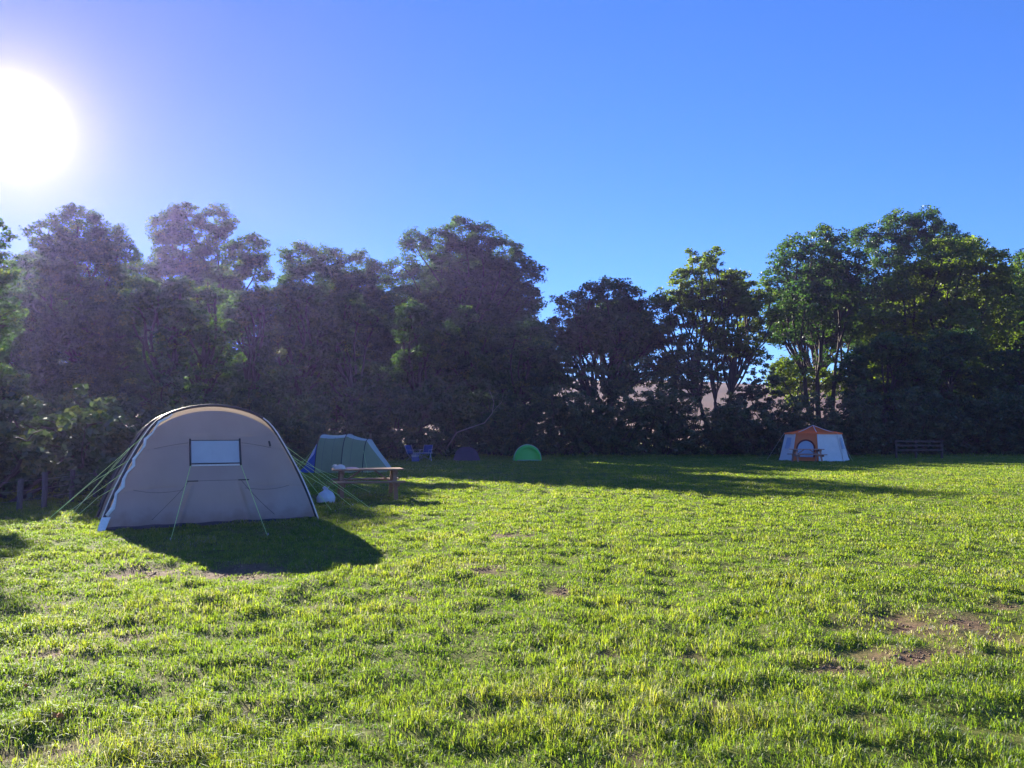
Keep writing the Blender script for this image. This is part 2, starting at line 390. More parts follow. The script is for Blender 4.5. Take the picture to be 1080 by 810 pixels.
def leaf_quads(c, L, asp=.6, tilt=None):
    N = len(c)
    a = rng.normal(size=(N, 3))
    if tilt is not None: a[:, 2] *= tilt
    a /= np.linalg.norm(a, axis=1)[:, None]
    b = rng.normal(size=(N, 3))
    if tilt is not None: b[:, 2] *= tilt
    b -= a*(a*b).sum(1)[:, None]; b /= np.linalg.norm(b, axis=1)[:, None]
    a = a*(L*.5)[:, None]; b = b*(L*.5*asp)[:, None]
    V = np.stack([c-a, c+b, c+a, c-b], 1).reshape(-1, 3)
    q = np.arange(N*4).reshape(-1, 4)
    return V, q
grass()
def soil_clods():
    vs = []; qs = []; rr = np.random.default_rng(5)
    cen = []
    for px, py, rx, ry, sw in BARE_AND_SHADE:
        if sw < .75: continue
        c = G(px, py); ax = rx*c.y/F; ay = abs(G(px, py-ry).y - G(px, py+ry).y)/2
        n = int(420*ax*ay*sw)+60
        cen.append(np.stack([c.x+rr.normal(size=n)*ax*.55, c.y+rr.normal(size=n)*ay*.55], -1))
    C2 = np.concatenate(cen); N = len(C2)
    S = rr.uniform(.004, .012, N)*rr.choice([1, 1, 1, 1.8], N)
    Z = gz(C2[:, 0], C2[:, 1]) - .012
    base = np.array([(1, 0, 0), (0, 1, 0), (-1, 0, 0), (0, -1, 0), (0, 0, 1), (0, 0, -1)], dtype=float)
    V = base[None]*S[:, None, None]*rr.uniform(.6, 1.4, (N, 6, 1)); V[:, :, 2] *= .7
    V += np.stack([C2[:, 0], C2[:, 1], Z], -1)[:, None]
    t = np.array([(0, 1, 4), (1, 2, 4), (2, 3, 4), (3, 0, 4), (1, 0, 5), (2, 1, 5), (3, 2, 5), (0, 3, 5)])
    T = (np.arange(N)[:, None, None]*6 + t[None]).reshape(-1, 3)
    o = np_mesh('soil_crumbs', V.reshape(-1, 3), tris=T, mat=simple('crumbled_soil', (.17, .115, .075), .95, .4, 30))
    tag(o, 'crumbled soil lying on the bare trodden patches and the painted shade', 'soil', kind='stuff')
soil_clods()

# ------------------------------------------------------------------ trees and bushes
def crown_points(lobes, n_per, clump_r, fill=.62):
    """lobes: (centre, radius xyz, density). Leaves gather in clumps spread through each lobe, thicker towards its outside."""
    C = []; T = []
    for c, r, dens in lobes:
        r = np.array(r); rm = float(np.prod(r)**(1/3))
        n = int(n_per*dens*rm*rm); per = 48
        nc = max(4, n//per)
        d = rng.normal(size=(nc, 3)); d /= np.linalg.norm(d, axis=1)[:, None]
        rad = rng.uniform(fill, 1.08, nc)**.8
        cc = np.array(c) + d*r*rad[:, None]
        sz = clump_r*rng.uniform(.55, 1.35, nc)
        nn = rng.poisson(per*(sz/clump_r)**1.5)
        idx = np.repeat(np.arange(nc), nn)
        off = rng.normal(size=(len(idx), 3)); off /= np.linalg.norm(off, axis=1)[:, None]; off *= 1.55*rng.uniform(0, 1, len(idx))[:, None]**.45; off[:, 2] *= .6
        C.append(cc[idx] + off*sz[idx][:, None]*.62)
        ct = np.clip(rng.normal(.45, .24, nc), 0, 1)
        T.append(np.clip(ct[idx] + rng.normal(size=len(idx))*.12, 0, 1))
    return np.concatenate(C), np.concatenate(T)
def limb(mb, a, b, r0, r1, wob=.08, n=7, sides=7):
    a, b = Vector(a), Vector(b); L = (b-a).length; pts = []; rr = []
    ph = [random.uniform(0, 6.28) for _ in range(3)]
    for i in range(n+1):
        t = i/n; p = a.lerp(b, t)
        w = math.sin(math.pi*t)*L*wob
        p += Vector((math.sin(ph[0]+4*t)*w, math.sin(ph[1]+4*t)*w, math.sin(ph[2]+3*t)*w*.5 + w*.4))
        pts.append(p); rr.append(r0+(r1-r0)*t)
    mb.tube(pts, rr, sides, caps=False); return pts
def tree(name, label, D, blobs, mat, n_per=720, base_px=None, group=None, leaf=.30, trunk_r=.42, fork=.33, dens=1.0, clump=.80, forks=1, spread=2.6):
    """blobs: (px, py, r) read off the photograph's crown, set at the tree's own distance with depth of their own"""
    lobes = []
    sc_ = D/F
    for (px, py, r, *dd) in blobs:
        de = dd[0] if dd else 1.0
        c = P(px, py, D)
        c.y += random.uniform(-spread, spread)
        rr = r*sc_*1.1
        lobes.append((c, (rr, rr*random.uniform(.95, 1.3), rr*random.uniform(.8, .95)), de*dens))
    bx = base_px if base_px is not None else sum(b[0] for b in blobs)/len(blobs)
    base = P(bx, 470, D); base.z = 0
    root = empty(name, base, 0, label, 'tree', group)
    C, T = crown_points([(tuple(c-base), r, d) for c, r, d in lobes], n_per, clump)
    L = leaf*rng.uniform(.65, 1.35, len(C))
    V, q = leaf_quads(C, L, .62, tilt=.55)
    np_mesh('crown', V, quads=q, mat=mat, parent=root, tint=np.repeat(T, 4))
    mb = MB()
    top = max(c.z for c, r, d in lobes)
    ctr = Vector((sum((c-base).x for c, r, d in lobes)/len(lobes), 0, 0))
    fz = top*fork
    stems = []
    for k in range(forks):
        off = (k-(forks-1)/2)*1.6
        tp = Vector((ctr.x*.4 + off, random.uniform(-.5, .5), fz*random.uniform(.85, 1.15)))
        limb(mb, (off*.35, 0, -.3), tp, trunk_r, trunk_r*.7, .03, 8, 9); stems.append(tp)
    for c, r, d in lobes:
        e = c-base
        s = min(stems, key=lambda t: (t.xy-e.xy).length)
        if e.z < s.z + .5: s = Vector((s.x*.6, s.y, max(1.0, e.z*.6)))
        pts = limb(mb, s, e, trunk_r*.42, .07, .07, 8, 6)
        for k in range(5):
            a = pts[random.randint(4, 8)]
            dv = Vector((random.gauss(0, 1), random.gauss(0, 1), random.gauss(.3, .7))).normalized()*r[0]*random.uniform(.6, 1.0)
            limb(mb, a, a+dv, .07, .02, .08, 4, 4)
    mb.build('trunk', M['bark'], root, smooth=True)
    return root

def auto_fill(x0, x1, y0, y1, n, r0, r1, d=1.0):
    return [(random.uniform(x0, x1), random.uniform(y0, y1), random.uniform(r0, r1), d) for _ in range(n)]
TREES = 'tall trees along the far edge of the field'
tree('broadleaf_tree', 'near hazy tree cut by the left edge of the photo under the sun', 31, [(-3, 250, 17), (-32, 245, 26), (-55, 262, 28), (-2, 285, 18), (-25, 295, 28), (-45, 310, 34), (-14, 330, 24), (-14, 370, 26), (-35, 370, 36), (-6, 405, 20), (-22, 420, 28), (-70, 330, 34), (-75, 390, 34)], M['tree'], group=TREES, base_px=-4, leaf=.15, clump=.36, n_per=2600, trunk_r=.22, spread=1.2)
tree('broadleaf_tree', 'tall broad tree with rounded dark crown left of the big grey tent', 63, [(76, 236, 22), (48, 250, 20), (105, 248, 18), (128, 272, 20), (62, 270, 28), (98, 285, 30), (40, 300, 30), (130, 305, 22), (75, 325, 36), (115, 345, 32), (40, 350, 30), (80, 380, 36), (130, 385, 26), (50, 410, 30), (105, 420, 30), (128, 335, 26), (70, 350, 32), (25, 330, 26), (100, 375, 30), (138, 360, 20), (30, 400, 26), (135, 420, 24)], M['tree'], group=TREES, base_px=85, leaf=.22, clump=.55, n_per=1350, trunk_r=.34, spread=2.0)
tree('broadleaf_tree', 'tall airy tree with sky gaps directly above the big grey tent', 94, [(180, 243, 17), (205, 234, 14), (235, 240, 17), (258, 258, 17), (272, 285, 14), (170, 270, 17), (200, 268, 25, .8), (240, 280, 25, .8), (278, 312, 11), (160, 300, 20), (195, 310, 30), (235, 320, 26), (170, 345, 28), (212, 358, 28), (250, 345, 16, .6), (262, 395, 22), (180, 395, 30), (225, 410, 30)], M['tree'], group=TREES, base_px=212, leaf=.33, dens=1.0)
tree('broadleaf_tree', 'dark flat topped tree between the big grey tent and the green tent', 100, [(320, 278, 17), (345, 275, 16), (375, 280, 17), (398, 288, 14), (303, 298, 16), (335, 305, 30), (372, 312, 28), (300, 330, 24), (345, 345, 36), (385, 340, 26), (310, 375, 34), (355, 385, 36), (395, 380, 26), (325, 420, 34), (380, 420, 30)], M['tree'], group=TREES, base_px=350)
tree('broadleaf_tree', 'tallest round crowned tree behind the picnic table with sunlit top', 100, [(487, 246, 17), (462, 256, 18), (508, 254, 17), (530, 268, 18), (552, 292, 17), (440, 262, 14), (428, 285, 15, .7), (480, 275, 28), (520, 295, 28), (450, 300, 26), (558, 318, 13), (485, 325, 38), (530, 340, 30), (438, 340, 26), (425, 320, 16, .7), (470, 370, 36), (520, 385, 36), (430, 385, 28), (490, 420, 36), (550, 395, 20), (440, 425, 26)], M['tree'], group=TREES, base_px=490, trunk_r=.55)
tree('broadleaf_tree', 'dark layered tree with open trunks behind the green dome tent', 84, [(640, 308, 13), (622, 313, 13), (662, 312, 12), (600, 324, 13), (585, 345, 13, .8), (635, 330, 22), (668, 332, 15), (612, 350, 20, .8), (650, 355, 24), (682, 358, 14, .7), (590, 372, 14, .7), (625, 378, 16, .5), (668, 385, 24), (690, 390, 14), (650, 400, 16, .6), (580, 400, 14, .6)] + auto_fill(574, 602, 325, 395, 7, 8, 12, .6) + auto_fill(676, 704, 318, 390, 7, 8, 12, .6), M['tree'], group=TREES, base_px=635, fork=.28, forks=2, trunk_r=.35)
tree('ash_tree', 'thin feathery pale green tree with bare twigs on top', 82, [(752, 272, 9, .7), (735, 284, 11, .7), (716, 295, 12, .65), (770, 296, 11, .65), (700, 316, 11, .6), (728, 312, 15, .7), (755, 310, 15, .7), (785, 296, 9, .6), (795, 312, 10, .6), (776, 325, 13, .7), (745, 335, 17, .75), (715, 338, 13, .6), (698, 345, 9, .6), (795, 340, 10, .6), (760, 358, 17, .75), (722, 365, 13, .6), (740, 385, 18, .8), (705, 395, 16, .8), (765, 392, 12, .5)] + auto_fill(698, 800, 300, 395, 26, 7, 12, .7) + auto_fill(725, 775, 268, 300, 6, 5, 8, .6) + auto_fill(788, 816, 298, 380, 8, 7, 11, .6), M['tree_pale'], group=TREES, base_px=755, fork=.25, forks=3, trunk_r=.26, clump=.55, leaf=.27, dens=1.5)
tree('broadleaf_tree', 'upright tree with dark trunks showing left of the orange tent', 86, [(868, 246, 12, .8), (842, 258, 13, .8), (885, 252, 12, .8), (825, 270, 11, .7), (855, 275, 20, .85), (890, 280, 16, .85), (825, 295, 16, .85), (868, 305, 24), (840, 322, 20), (895, 312, 17), (815, 330, 12, .8), (860, 340, 19, .8), (900, 345, 15, .8), (825, 352, 13, .7), (880, 370, 12, .45), (842, 385, 13, .45), (905, 380, 13, .7)], M['tree'], group=TREES, base_px=865, fork=.3, forks=3, trunk_r=.32)
tree('broadleaf_tree', 'highest dark crown standing behind the yellowish tree on the right', 104, [(945, 240, 17), (920, 248, 14), (970, 240, 15), (992, 248, 13), (1012, 252, 9), (932, 268, 18), (965, 270, 22), (1000, 270, 18), (915, 290, 14, .7), (940, 310, 24), (985, 310, 26), (950, 350, 28), (910, 330, 12, .7)], M['tree'], group=TREES, base_px=950, trunk_r=.55)
tree('broadleaf_tree', 'broad yellowish green tree at the right behind the orange tent', 80, [(985, 278, 22), (1012, 275, 20), (958, 290, 18), (1040, 285, 20), (940, 305, 14, .8), (1060, 305, 20), (1000, 305, 30), (965, 322, 26), (1035, 325, 30), (925, 335, 18, .8), (990, 350, 30), (1060, 350, 26), (940, 365, 22, .8), (1020, 375, 30), (970, 390, 26), (1065, 395, 26), (925, 400, 22), (1005, 415, 28)], M['tree_pale'], group=TREES, base_px=985, trunk_r=.5)
tree('broadleaf_tree', 'dark green tree cut by the right edge of the photo', 84, [(1085, 285, 20), (1110, 275, 28), (1075, 320, 18), (1105, 320, 32), (1140, 300, 34), (1085, 365, 26), (1120, 370, 36), (1090, 410, 26), (1150, 350, 34)], M['tree'], group=TREES, base_px=1112)
tree('broadleaf_tree', 'low rounded tree filling the gap between two taller crowns', 74, [(562, 345, 13, .6), (575, 375, 16, .6), (555, 385, 22), (580, 410, 20), (550, 420, 24)], M['tree'], group=TREES, base_px=565, trunk_r=.25)
tree('hawthorn_tree', 'low sunlit yellow green tree left of the upright trunks', 92, [(815, 392, 10), (832, 386, 11), (850, 395, 13), (822, 405, 13), (848, 410, 16), (872, 400, 13), (890, 405, 14)], M['tree_pale'], group=TREES, base_px=838, trunk_r=.2)

def belt_tree(label, px, top, half, D, mat='tree', bottom=430, **kw):
    blobs = []
    n = int(half*kw.pop('count', .8))
    for k in range(n):
        t = random.uniform(-1, 1); yt = top + (1-math.sqrt(max(0, 1-t*t*.85)))*half*1.3
        py = random.uniform(yt, bottom); r = random.uniform(.24, .36)*half
        blobs.append((px+t*half*.85, max(py, yt+r), r))
    return tree('broadleaf_tree', label, D, blobs, M[mat], **{**dict(n_per=560, group=TREES, base_px=px, leaf=.34), **kw})
belt_tree('tree at the far left behind the hazy tree under the sun', -90, 240, 70, 98)
belt_tree('rear tree filling between the sunlit hazy tree and the broad rounded one', 30, 262, 60, 104)
belt_tree('rear tree seen between the broad rounded crown and the airy tree', 148, 285, 46, 106)
belt_tree('rear tree behind the airy tree with sky gaps', 215, 275, 42, 108, bottom=345)
belt_tree('rear tree seen between the airy tree and the flat topped tree', 290, 305, 40, 104)
belt_tree('rear tree behind the flat topped tree', 355, 285, 52, 108)
belt_tree('rear tree seen between the flat topped tree and the tallest round crown', 412, 290, 44, 106)
belt_tree('rear tree behind the tallest round crown', 500, 260, 62, 110)
belt_tree('rear tree behind the layered tree with open trunks', 645, 318, 44, 104, bottom=365)
belt_tree('rear tree deep behind the upright tree with dark trunks', 862, 275, 46, 108, bottom=355)
belt_tree('rear tree deep at the right edge beyond the yellowish tree', 1080, 275, 66, 100)
belt_tree('tree left of the frame edge, its crown just entering the photo', -190, 235, 80, 92)
belt_tree('rear tree deep behind the yellowish tree', 985, 275, 74, 112)

near = dict(count=.62, n_per=1300, leaf=.21, clump=.45, trunk_r=.24, spread=1.4, bottom=468)
belt_tree('small dark tree above the left half of the big grey tent roof', 172, 287, 40, 47, **near)
belt_tree('small dark tree above the middle of the big grey tent roof', 216, 297, 36, 50, **near)
belt_tree('small dark tree above the right shoulder of the big grey tent', 264, 303, 36, 55, **near)
belt_tree('small dark tree above and left of the green tunnel tent', 310, 300, 36, 58, **near)
belt_tree('small dark tree directly above the green tunnel tent', 372, 307, 42, 60, **near)
belt_tree('small dark tree above the blue camp chairs', 445, 314, 40, 65, **near)
belt_tree('small dark tree above the low plum tent', 498, 321, 40, 66, **near)
belt_tree('small dark tree above the green dome tent', 545, 332, 34, 66, **near)
belt_tree('small dark tree above and right of the orange tent', 935, 352, 44, 66, **near)
belt_tree('small dark tree above the wooden rail fence', 1005, 345, 50, 68, **near)
belt_tree('small dark tree at the right edge of the photo', 1080, 340, 50, 68, **near)

BUSH = 'bushes along the field edge'
def bush(name, label, x, y, w, h, n=9, mat='bush', leaf=.17, n_per=560, base=.35):
    root = empty(name, (x, y, 0), 0, label, 'bush', BUSH)
    lobes = []
    for k in range(n):
        t = random.uniform(-1, 1); zz = random.uniform(.12, .80)*(1-.35*abs(t))
        r = random.uniform(.26, .40)*min(w*.55, h)
        lobes.append(((t*w*.42, random.uniform(-.8, .8), max(zz*h, r*.8)), (r, r, r*.9), 1.0))
    for k in range(5):
        r = .3*min(w*.6, h); lobes.append((((k-2)*w*.22, random.uniform(-.3, .3), r*.75), (r*1.1, r, r), 1.1))
    C, T = crown_points(lobes, n_per, .34, fill=.3)
    C = C[C[:, 2] > .02]; T = T[:len(C)]
    V, q = leaf_quads(C, leaf*rng.uniform(.6, 1.4, len(C)), .62, tilt=.6)
    np_mesh('foliage', V, quads=q, mat=M[mat], parent=root, tint=np.repeat(T, 4))
    mb = MB()
    for c, r, d in lobes:
        limb(mb, (c[0]*.3+random.uniform(-.2, .2), c[1]*.3, -.1), c, .06, .02, .08, 6, 5)
        for k in range(2):
            e = Vector(c)+Vector((random.gauss(0, 1), random.gauss(0, 1), random.gauss(.4, .6))).normalized()*r[0]*.9
            limb(mb, c, e, .025, .01, .08, 4, 4)
    mb.build('stems', M['bark'], root, smooth=True)
    return root
bl = [ # photo px of centre, distance, width m, height m, label
 (-30, 19, 6, 3.2, 'hedge bush at the left edge behind the wire fence'),
 (40, 21.5, 6, 3.0, 'dense dark bush behind the two grey fence posts'),
 (110, 25, 6.5, 3.6, 'dark bush just left of the big grey tent behind its guy lines'),
 (175, 31, 7, 4.2, 'bush hidden partly behind the left side of the big grey tent'),
 (245, 37, 7.5, 4.6, 'bush rising behind the middle of the big grey tent'),
 (310, 42, 7, 5.0, 'dark bush between the big grey tent and the green tent'),
 (365, 47, 7, 4.8, 'dark bush directly behind the green tunnel tent'),
 (415, 50, 7, 5.0, 'twiggy bush behind the blue camp chair'),
 (478, 53, 7, 5.6, 'bush behind the low plum coloured tent'),
 (530, 54, 7.5, 5.6, 'bush with a pale curved bare branch just left of the dome tent'),
 (590, 54, 7, 4.6, 'low dark bush just right of the green dome tent'),
 (640, 54.5, 7, 5.2, 'dark bush under the layered tree with open trunks'),
 (692, 55, 7, 5.2, 'dark bush under the left side of the feathery tree'),
 (745, 55.5, 7, 5.2, 'dark bush under the feathery pale green tree'),
 (800, 55, 7, 4.6, 'dark bush a little left of the orange tent'),
 (858, 55, 7.5, 5.0, 'dark bush directly behind the orange tent'),
 (915, 56, 7.5, 5.2, 'dark bush just right of the orange tent'),
 (972, 57, 8, 5.6, 'dark bush behind the wooden rail fence'),
 (1030, 58, 8, 5.8, 'bush right of the wooden rail fence'),
 (1090, 58, 8, 6.0, 'bush cut by the right edge of the photo'),
]
for px, D, w, h, lab in bl:
    b_ = bush('hedge_bush', lab, (px-540)/F*D, D, w, h*(1.32 if 230 < px < 560 else 1.15), 12)
    if 'bare branch' in lab:
        o_ = Vector(b_.location)
        mb = MB(); mb.tube([P(x, y, D-3.4-.012*(450-y))-o_ for x, y in ((470, 474), (482, 456), (496, 451), (511, 446), (519, 436), (521, 424), (516, 411))], [.05, .046, .04, .034, .028, .02, .012], 6)
        mb.tube([P(x, y, D-3.5)-o_ for x, y in ((520, 434), (529, 424), (531, 415))], [.018, .013, .008], 6)
        mb.build('branch', M['twig'], b_, smooth=True)
# a second, taller rank of scrub between the hedge and the tall trees
for px, D, w, h, lab in [
 (590, 63, 9, 8.4, 'tall scrub right of the green dome tent'), (660, 66, 10, 9.2, 'tall scrub behind the feathery tree, left part'), (735, 67, 10, 9.2, 'tall scrub behind the feathery tree, right part'),
 (815, 67, 9, 7.0, 'tall scrub left of the orange tent'), (910, 68, 10, 7.6, 'tall scrub above and right of the orange tent'), (1000, 68, 10, 7.6, 'tall scrub below the yellowish tree'), (1085, 68, 10, 8, 'tall scrub at the right edge of the photo')]:
    bush('scrub_bush', lab, (px-540)/F*D, D, w, h*1.22, 13, leaf=.22, n_per=380)

# ------------------------------------------------------------------ big grey tent
def arch_pts(n=41, k=1.0, H=2.16):
    prof = [(0, 1.82), (.45, 1.68), (.9, 1.50), (1.41, 1.24), (1.75, 1.05), (1.92, .90), (2.03, .68), (2.11, .42), (2.16, 0)]
    pts = [(-w, h) for h, w in prof] + [(w, h) for h, w in reversed(prof[:-1])]
    # resample evenly along the length
    d = [0]
    for a, b in zip(pts, pts[1:]): d.append(d[-1]+math.hypot(a[0]-b[0], a[1]-b[1]))
    d = np.array(d); t = np.linspace(0, d[-1], n)
    x = np.interp(t, d, [p[0] for p in pts]); z = np.interp(t, d, [p[1] for p in pts])
    for _ in range(2):
        x[1:-1] = (x[:-2]+2*x[1:-1]+x[2:])/4; z[1:-1] = (z[:-2]+2*z[1:-1]+z[2:])/4
    z = z*H/z.max()
    return [(a*k, b) for a, b in zip(x, z)]
LEAN = .58
def big_tent():
    t = empty('tunnel_tent', TENT_O, TENT_RZ, 'large grey beige tunnel tent with a pale window and lime guy lines', 'tent')
    ar = arch_pts(49)
    def hoop(y0, lean, k, hz): return [Vector((x*k, y0+lean*z/2.16, z*hz)) for x, z in ar]
    # flysheet from the end hoop to the rear, cloth dipping a little between the poles
    secs = []
    hoops = [(0.0, LEAN, 1.0, 1.0), (2.3, 0, 1.02, .99), (4.4, 0, 1.0, .96)]
    for i in range(len(hoops)-1):
        a = hoop(*hoops[i]); b = hoop(*hoops[i+1])
        for j in range(10):
            s = j/10; dip = 1-.045*math.sin(math.pi*s)
            secs.append([Vector((p.lerp(q, s).x*dip, p.lerp(q, s).y, p.lerp(q, s).z*(1-.03*math.sin(math.pi*s)))) for p, q in zip(a, b)])
    last = hoop(*hoops[-1]); secs.append(last)
    for s in (.25, .5, .75, 1.0):
        secs.append([Vector((p.x*(1-.45*s), p.y+1.5*s, p.z*(1-.8*s*s)-.02)) for p in last])
    MB().grid(secs).build('flysheet', M['tent_roof'], t, smooth=True)
    # end panel lying in the leaning hoop plane
    half = sorted([(z, abs(x)) for x, z in ar[:25]])
    hz = [h for h, w in half]; hw = [w for h, w in half]
    top = 2.06
    def pan(u, z, push=0):
        w = float(np.interp(z, hz, hw))-.015
        # upper edge of the panel is a flatter arc set below the hoop
        x = u*w
        y = LEAN*z/2.16 + .018*math.sin(9*u+2.2*z) + .022*math.sin(5*z-4*u*u+1) - .05*math.cos(u*math.pi/2)*math.sin(math.pi*min(1, z/2.1)) - .10*max(0, .35-z)*(1-u**6)*1.2
        # creases running from the window corners down and outwards to the pegs
        for s in (-1, 1):
            cx = s*(.36 + .30*max(0, .85-z)); dd = (x-cx)/.035
            if z < .85: y += .034*math.exp(-dd*dd)*min(1, (.85-z)*3)
        y += .012*math.exp(-((z-1.45+.10*u*u)/.015)**2) + .010*math.exp(-((z-.72+.08*abs(u))/.02)**2)*min(1, abs(u)*2)
        return Vector((x, y-push, z))
    rows = []
    nz, nu = 96, 181
    for i in range(nz+1):
        f = i/nz; row = []
        for k in range(nu):
            u = -1+2*k/(nu-1)
            row.append((f, u))
        rows.append(row)
    def edge_top(u):  # z of the panel's top for a horizontal position
        return 1.60 + .455*math.cos(u*math.pi/2)**.75 if abs(u) < 1 else 1.60
    zmax = 1.60
    R1 = [[pan(u, f*zmax) for f, u in r] for r in rows]
    wz = float(np.interp(zmax, hz, hw))-.015
    for i in range(1, 15):
        s = i/14; row = []
        for k in range(nu):
            u = -1+2*k/(nu-1); x = u*wz
            zt = max(zmax, zmax + (2.075-zmax)*max(0, 1-abs(u)**2.1)**.8)
            # keep under the hoop
            z = zmax + (zt-zmax)*s
            y = LEAN*z/2.16 + .012*math.sin(9*u+2.2*z) + .010*math.sin(5*z-4*u*u+1) - .05*math.cos(u*math.pi/2)*math.sin(math.pi*min(1, z/2.1)) + .012*math.exp(-((z-1.45+.10*u*u)/.015)**2)
            row.append(Vector((x, y, z)))
        R1.append(row)
    MB().grid(R1).build('end_panel', M['tent'], t, smooth=True)
    topline = R1[-1]
    # mesh strip between the panel and the hoop
    hp = hoop(0, LEAN, 1.0, 1.0)
    up = [p for p in hp if p.z > 1.55]
    def at_u(lst, f):
        i = f*(len(lst)-1); a = int(min(len(lst)-2, math.floor(i))); return lst[a].lerp(lst[a+1], i-a)
    MB().grid([[at_u(topline, k/60)+Vector((0, -.004, 0)) for k in range(61)], [at_u(up, k/60) for k in range(61)]]).build('roof_strip', M['strip'], t, smooth=True)
    # dark skirt along the ground
    MB().grid([[pan(-1+2*k/60, .0)+Vector((0, -.05-.012*math.sin(k*.5), .012)) for k in range(61)], [pan(-1+2*k/60, .055+.012*math.sin(k*.37)**2)+Vector((0, -.006, 0)) for k in range(61)]]).build('skirt', M['tent_dark'], t, smooth=True)
    # window
    x0, x1, z0, z1 = -.40, .43, 1.10, 1.52
    def wp(x, z, push=.012):
        w = float(np.interp(z, hz, hw))-.015
        return pan(x/w, z, push)
    win = MB().grid([[wp(x0+(x1-x0)*k/12, z0+(z1-z0)*j/8) for k in range(13)] for j in range(9)]).build('window', M['curtain'], t, smooth=True)
    fr = MB()
    for (a, b, r) in (((x0, z0), (x1, z0), .010), ((x0, z1), (x1, z1), .008), ((x0-.02, z0-.04), (x0-.02, z1+.03), .018), ((x1+.02, z0-.04), (x1+.02, z1+.03), .018)):
        fr.tube([wp(a[0]+(b[0]-a[0])*s, a[1]+(b[1]-a[1])*s, .014) for s in (0, .25, .5, .75, 1)], r, 6)
    fr.build('window_frame', M['pole'], win, smooth=True)
    MB().tube([wp(x0+(x1-x0)*s, z0-.035, .012) for s in (0, .25, .5, .75, 1)], .014, 6).build('window_sill', M['strap'], win, smooth=True)
    for xx in (-.46, .42):
        MB().beam(wp(xx-.02, .79, .012), wp(xx+.17, .79, .012), .012, .02).build('vent_tab', M['pole'], t)
    for xx in (.98,):
        MB().beam(wp(xx, 1.50, .012), wp(xx+.02, 1.40, .012), .03, .02).build('toggle', M['pole'], t)
    # stitched seams of the end panel
    def seam(pts, r=.004):
        MB().tube([wp(x, z, .004) for x, z in pts], r, 5).build('seam', M['seam'], t, smooth=True)
    seam([(x, 1.50-.10*(x/.9)**2) for x in np.linspace(-1.02, x0-.05, 14)]); seam([(x, 1.50-.10*(x/.9)**2) for x in np.linspace(x1+.05, 1.02, 14)])
    for s_ in (-1, 1):
        seam([(s_*(.44+.50*f+.10*f*f), .80-.66*f) for f in np.linspace(0, 1, 14)], .005)
        seam([(s_*(.52+.82*f), .64-.10*math.sin(2.2*f)+.10*f) for f in np.linspace(0, 1, 14)], .004)
    seam([(x, .79) for x in np.linspace(-.42, .44, 10)], .004)
    # poles in their sleeves
    for y0, ln_, k, hzz in hoops:
        h = hoop(y0, ln_, k, hzz)
        MB().tube([p*1.0+Vector((p.x*.012, 0, .018 if p.z > 1 else 0)) for p in h], .026, 8).build('pole', M['pole'], t, smooth=True)
    # webbing straps beside the end hoop: ladder lacing on the left, one taut strap on the right
    left = [p for p in hp[:25]]; right = [p for p in hp[24:]]
    pts = []
    for i in range(2, 19):
        p = left[i]; pts.append(p + Vector((.035+.03*math.sin(i*2.3), -.03, .0)))
    MB().tube(pts, [(.030-.0009*i)*(1+.35*math.sin(i*1.9)) for i in range(len(pts))], 6).build('lacing', M['strap'], t, smooth=True)
    MB().tube([left[i]+Vector((-.05, .10, .0)) for i in range(0, 19)], .011, 6).build('strap', M['strap'], t, smooth=True)
    MB().tube([right[i]+Vector((.035, -.035, .01)) for i in range(7, 25)], .013, 6).build('strap', M['strap'], t, smooth=True)
    MB().add([left[0]+Vector((-.05, -.08, .01)), left[0]+Vector((.06, -.11, .01)), left[1]+Vector((.10, -.05, .10)), left[1]+Vector((-.03, 0, .10))], [(0, 1, 2, 3)]).build('corner_flap', M['strap'], t, thick=.01)
    # guy lines, from points on the tent to pegs in the grass, in the tent's own frame
    inv = Matrix.LocRotScale(TENT_O, Matrix.Rotation(TENT_RZ, 3, 'Z'), None).inverted()
    loc = lambda w: inv @ w
    def guy(a, px, py, r=.0042, mid=None):
        b = loc(G(px, py)); a = Vector(a)
        pts = [a] + ([a.lerp(b, mid[0])+Vector((0, 0, mid[1]))] if mid else []) + [b]
        MB().tube(pts, r, 6).build('guy_line', M['guy'], t)
        d = (a-b); d.z = 0; d.normalize()
        MB().tube([b+d*.02+Vector((0, 0, -.12)), b-d*.03+Vector((0, 0, .045)), b-d*.055+Vector((0, 0, .045)), b-d*.065+Vector((0, 0, .02))], .005, 5).build('peg', M['steel'], t)
    guy(wp(x0-.02, z0-.04, .03), 180, 570); guy(wp(x1+.02, z0-.04, .03), 282, 565)
    H2 = hoop(*hoops[1]); H3 = hoop(*hoops[2])
    for (p, px, py, mid) in ((left[14], 47, 551, None), (left[10], 47, 551, (.45, .10)), (H2[12], 70, 549, None), (left[6], 71, 553, (.35, .06)), (left[8], 58, 550, None), (H3[12], 78, 540, None), (left[4], 104, 548, None)):
        guy(p+Vector((-.03, 0, 0)), px, py, mid=mid)
    for (p, px, py, mid) in ((right[12], 392, 537, None), (right[14], 371, 534, None), (H2[34], 380, 530, None), (H2[38], 366, 527, None), (right[15], 352, 541, None), (H3[34], 395, 521, None)):
        guy(p+Vector((.03, 0, 0)), px, py, mid=mid)
m, nt, ns, ln = new_mat('roof_mesh_strip')
o_ = nd(ns, 'ShaderNodeOutputMaterial'); tr = nd(ns, 'ShaderNodeBsdfTransparent'); tl = nd(ns, 'ShaderNodeBsdfTranslucent'); tl.inputs[0].default_value = (.50, .43, .36, 1)
mm = nd(ns, 'ShaderNodeMixShader'); mm.inputs[0].default_value = .45; ln.new(tr.outputs[0], mm.inputs[1]); ln.new(tl.outputs[0], mm.inputs[2]); ln.new(mm.outputs[0], o_.inputs[0])
M['strip'] = m
big_tent()

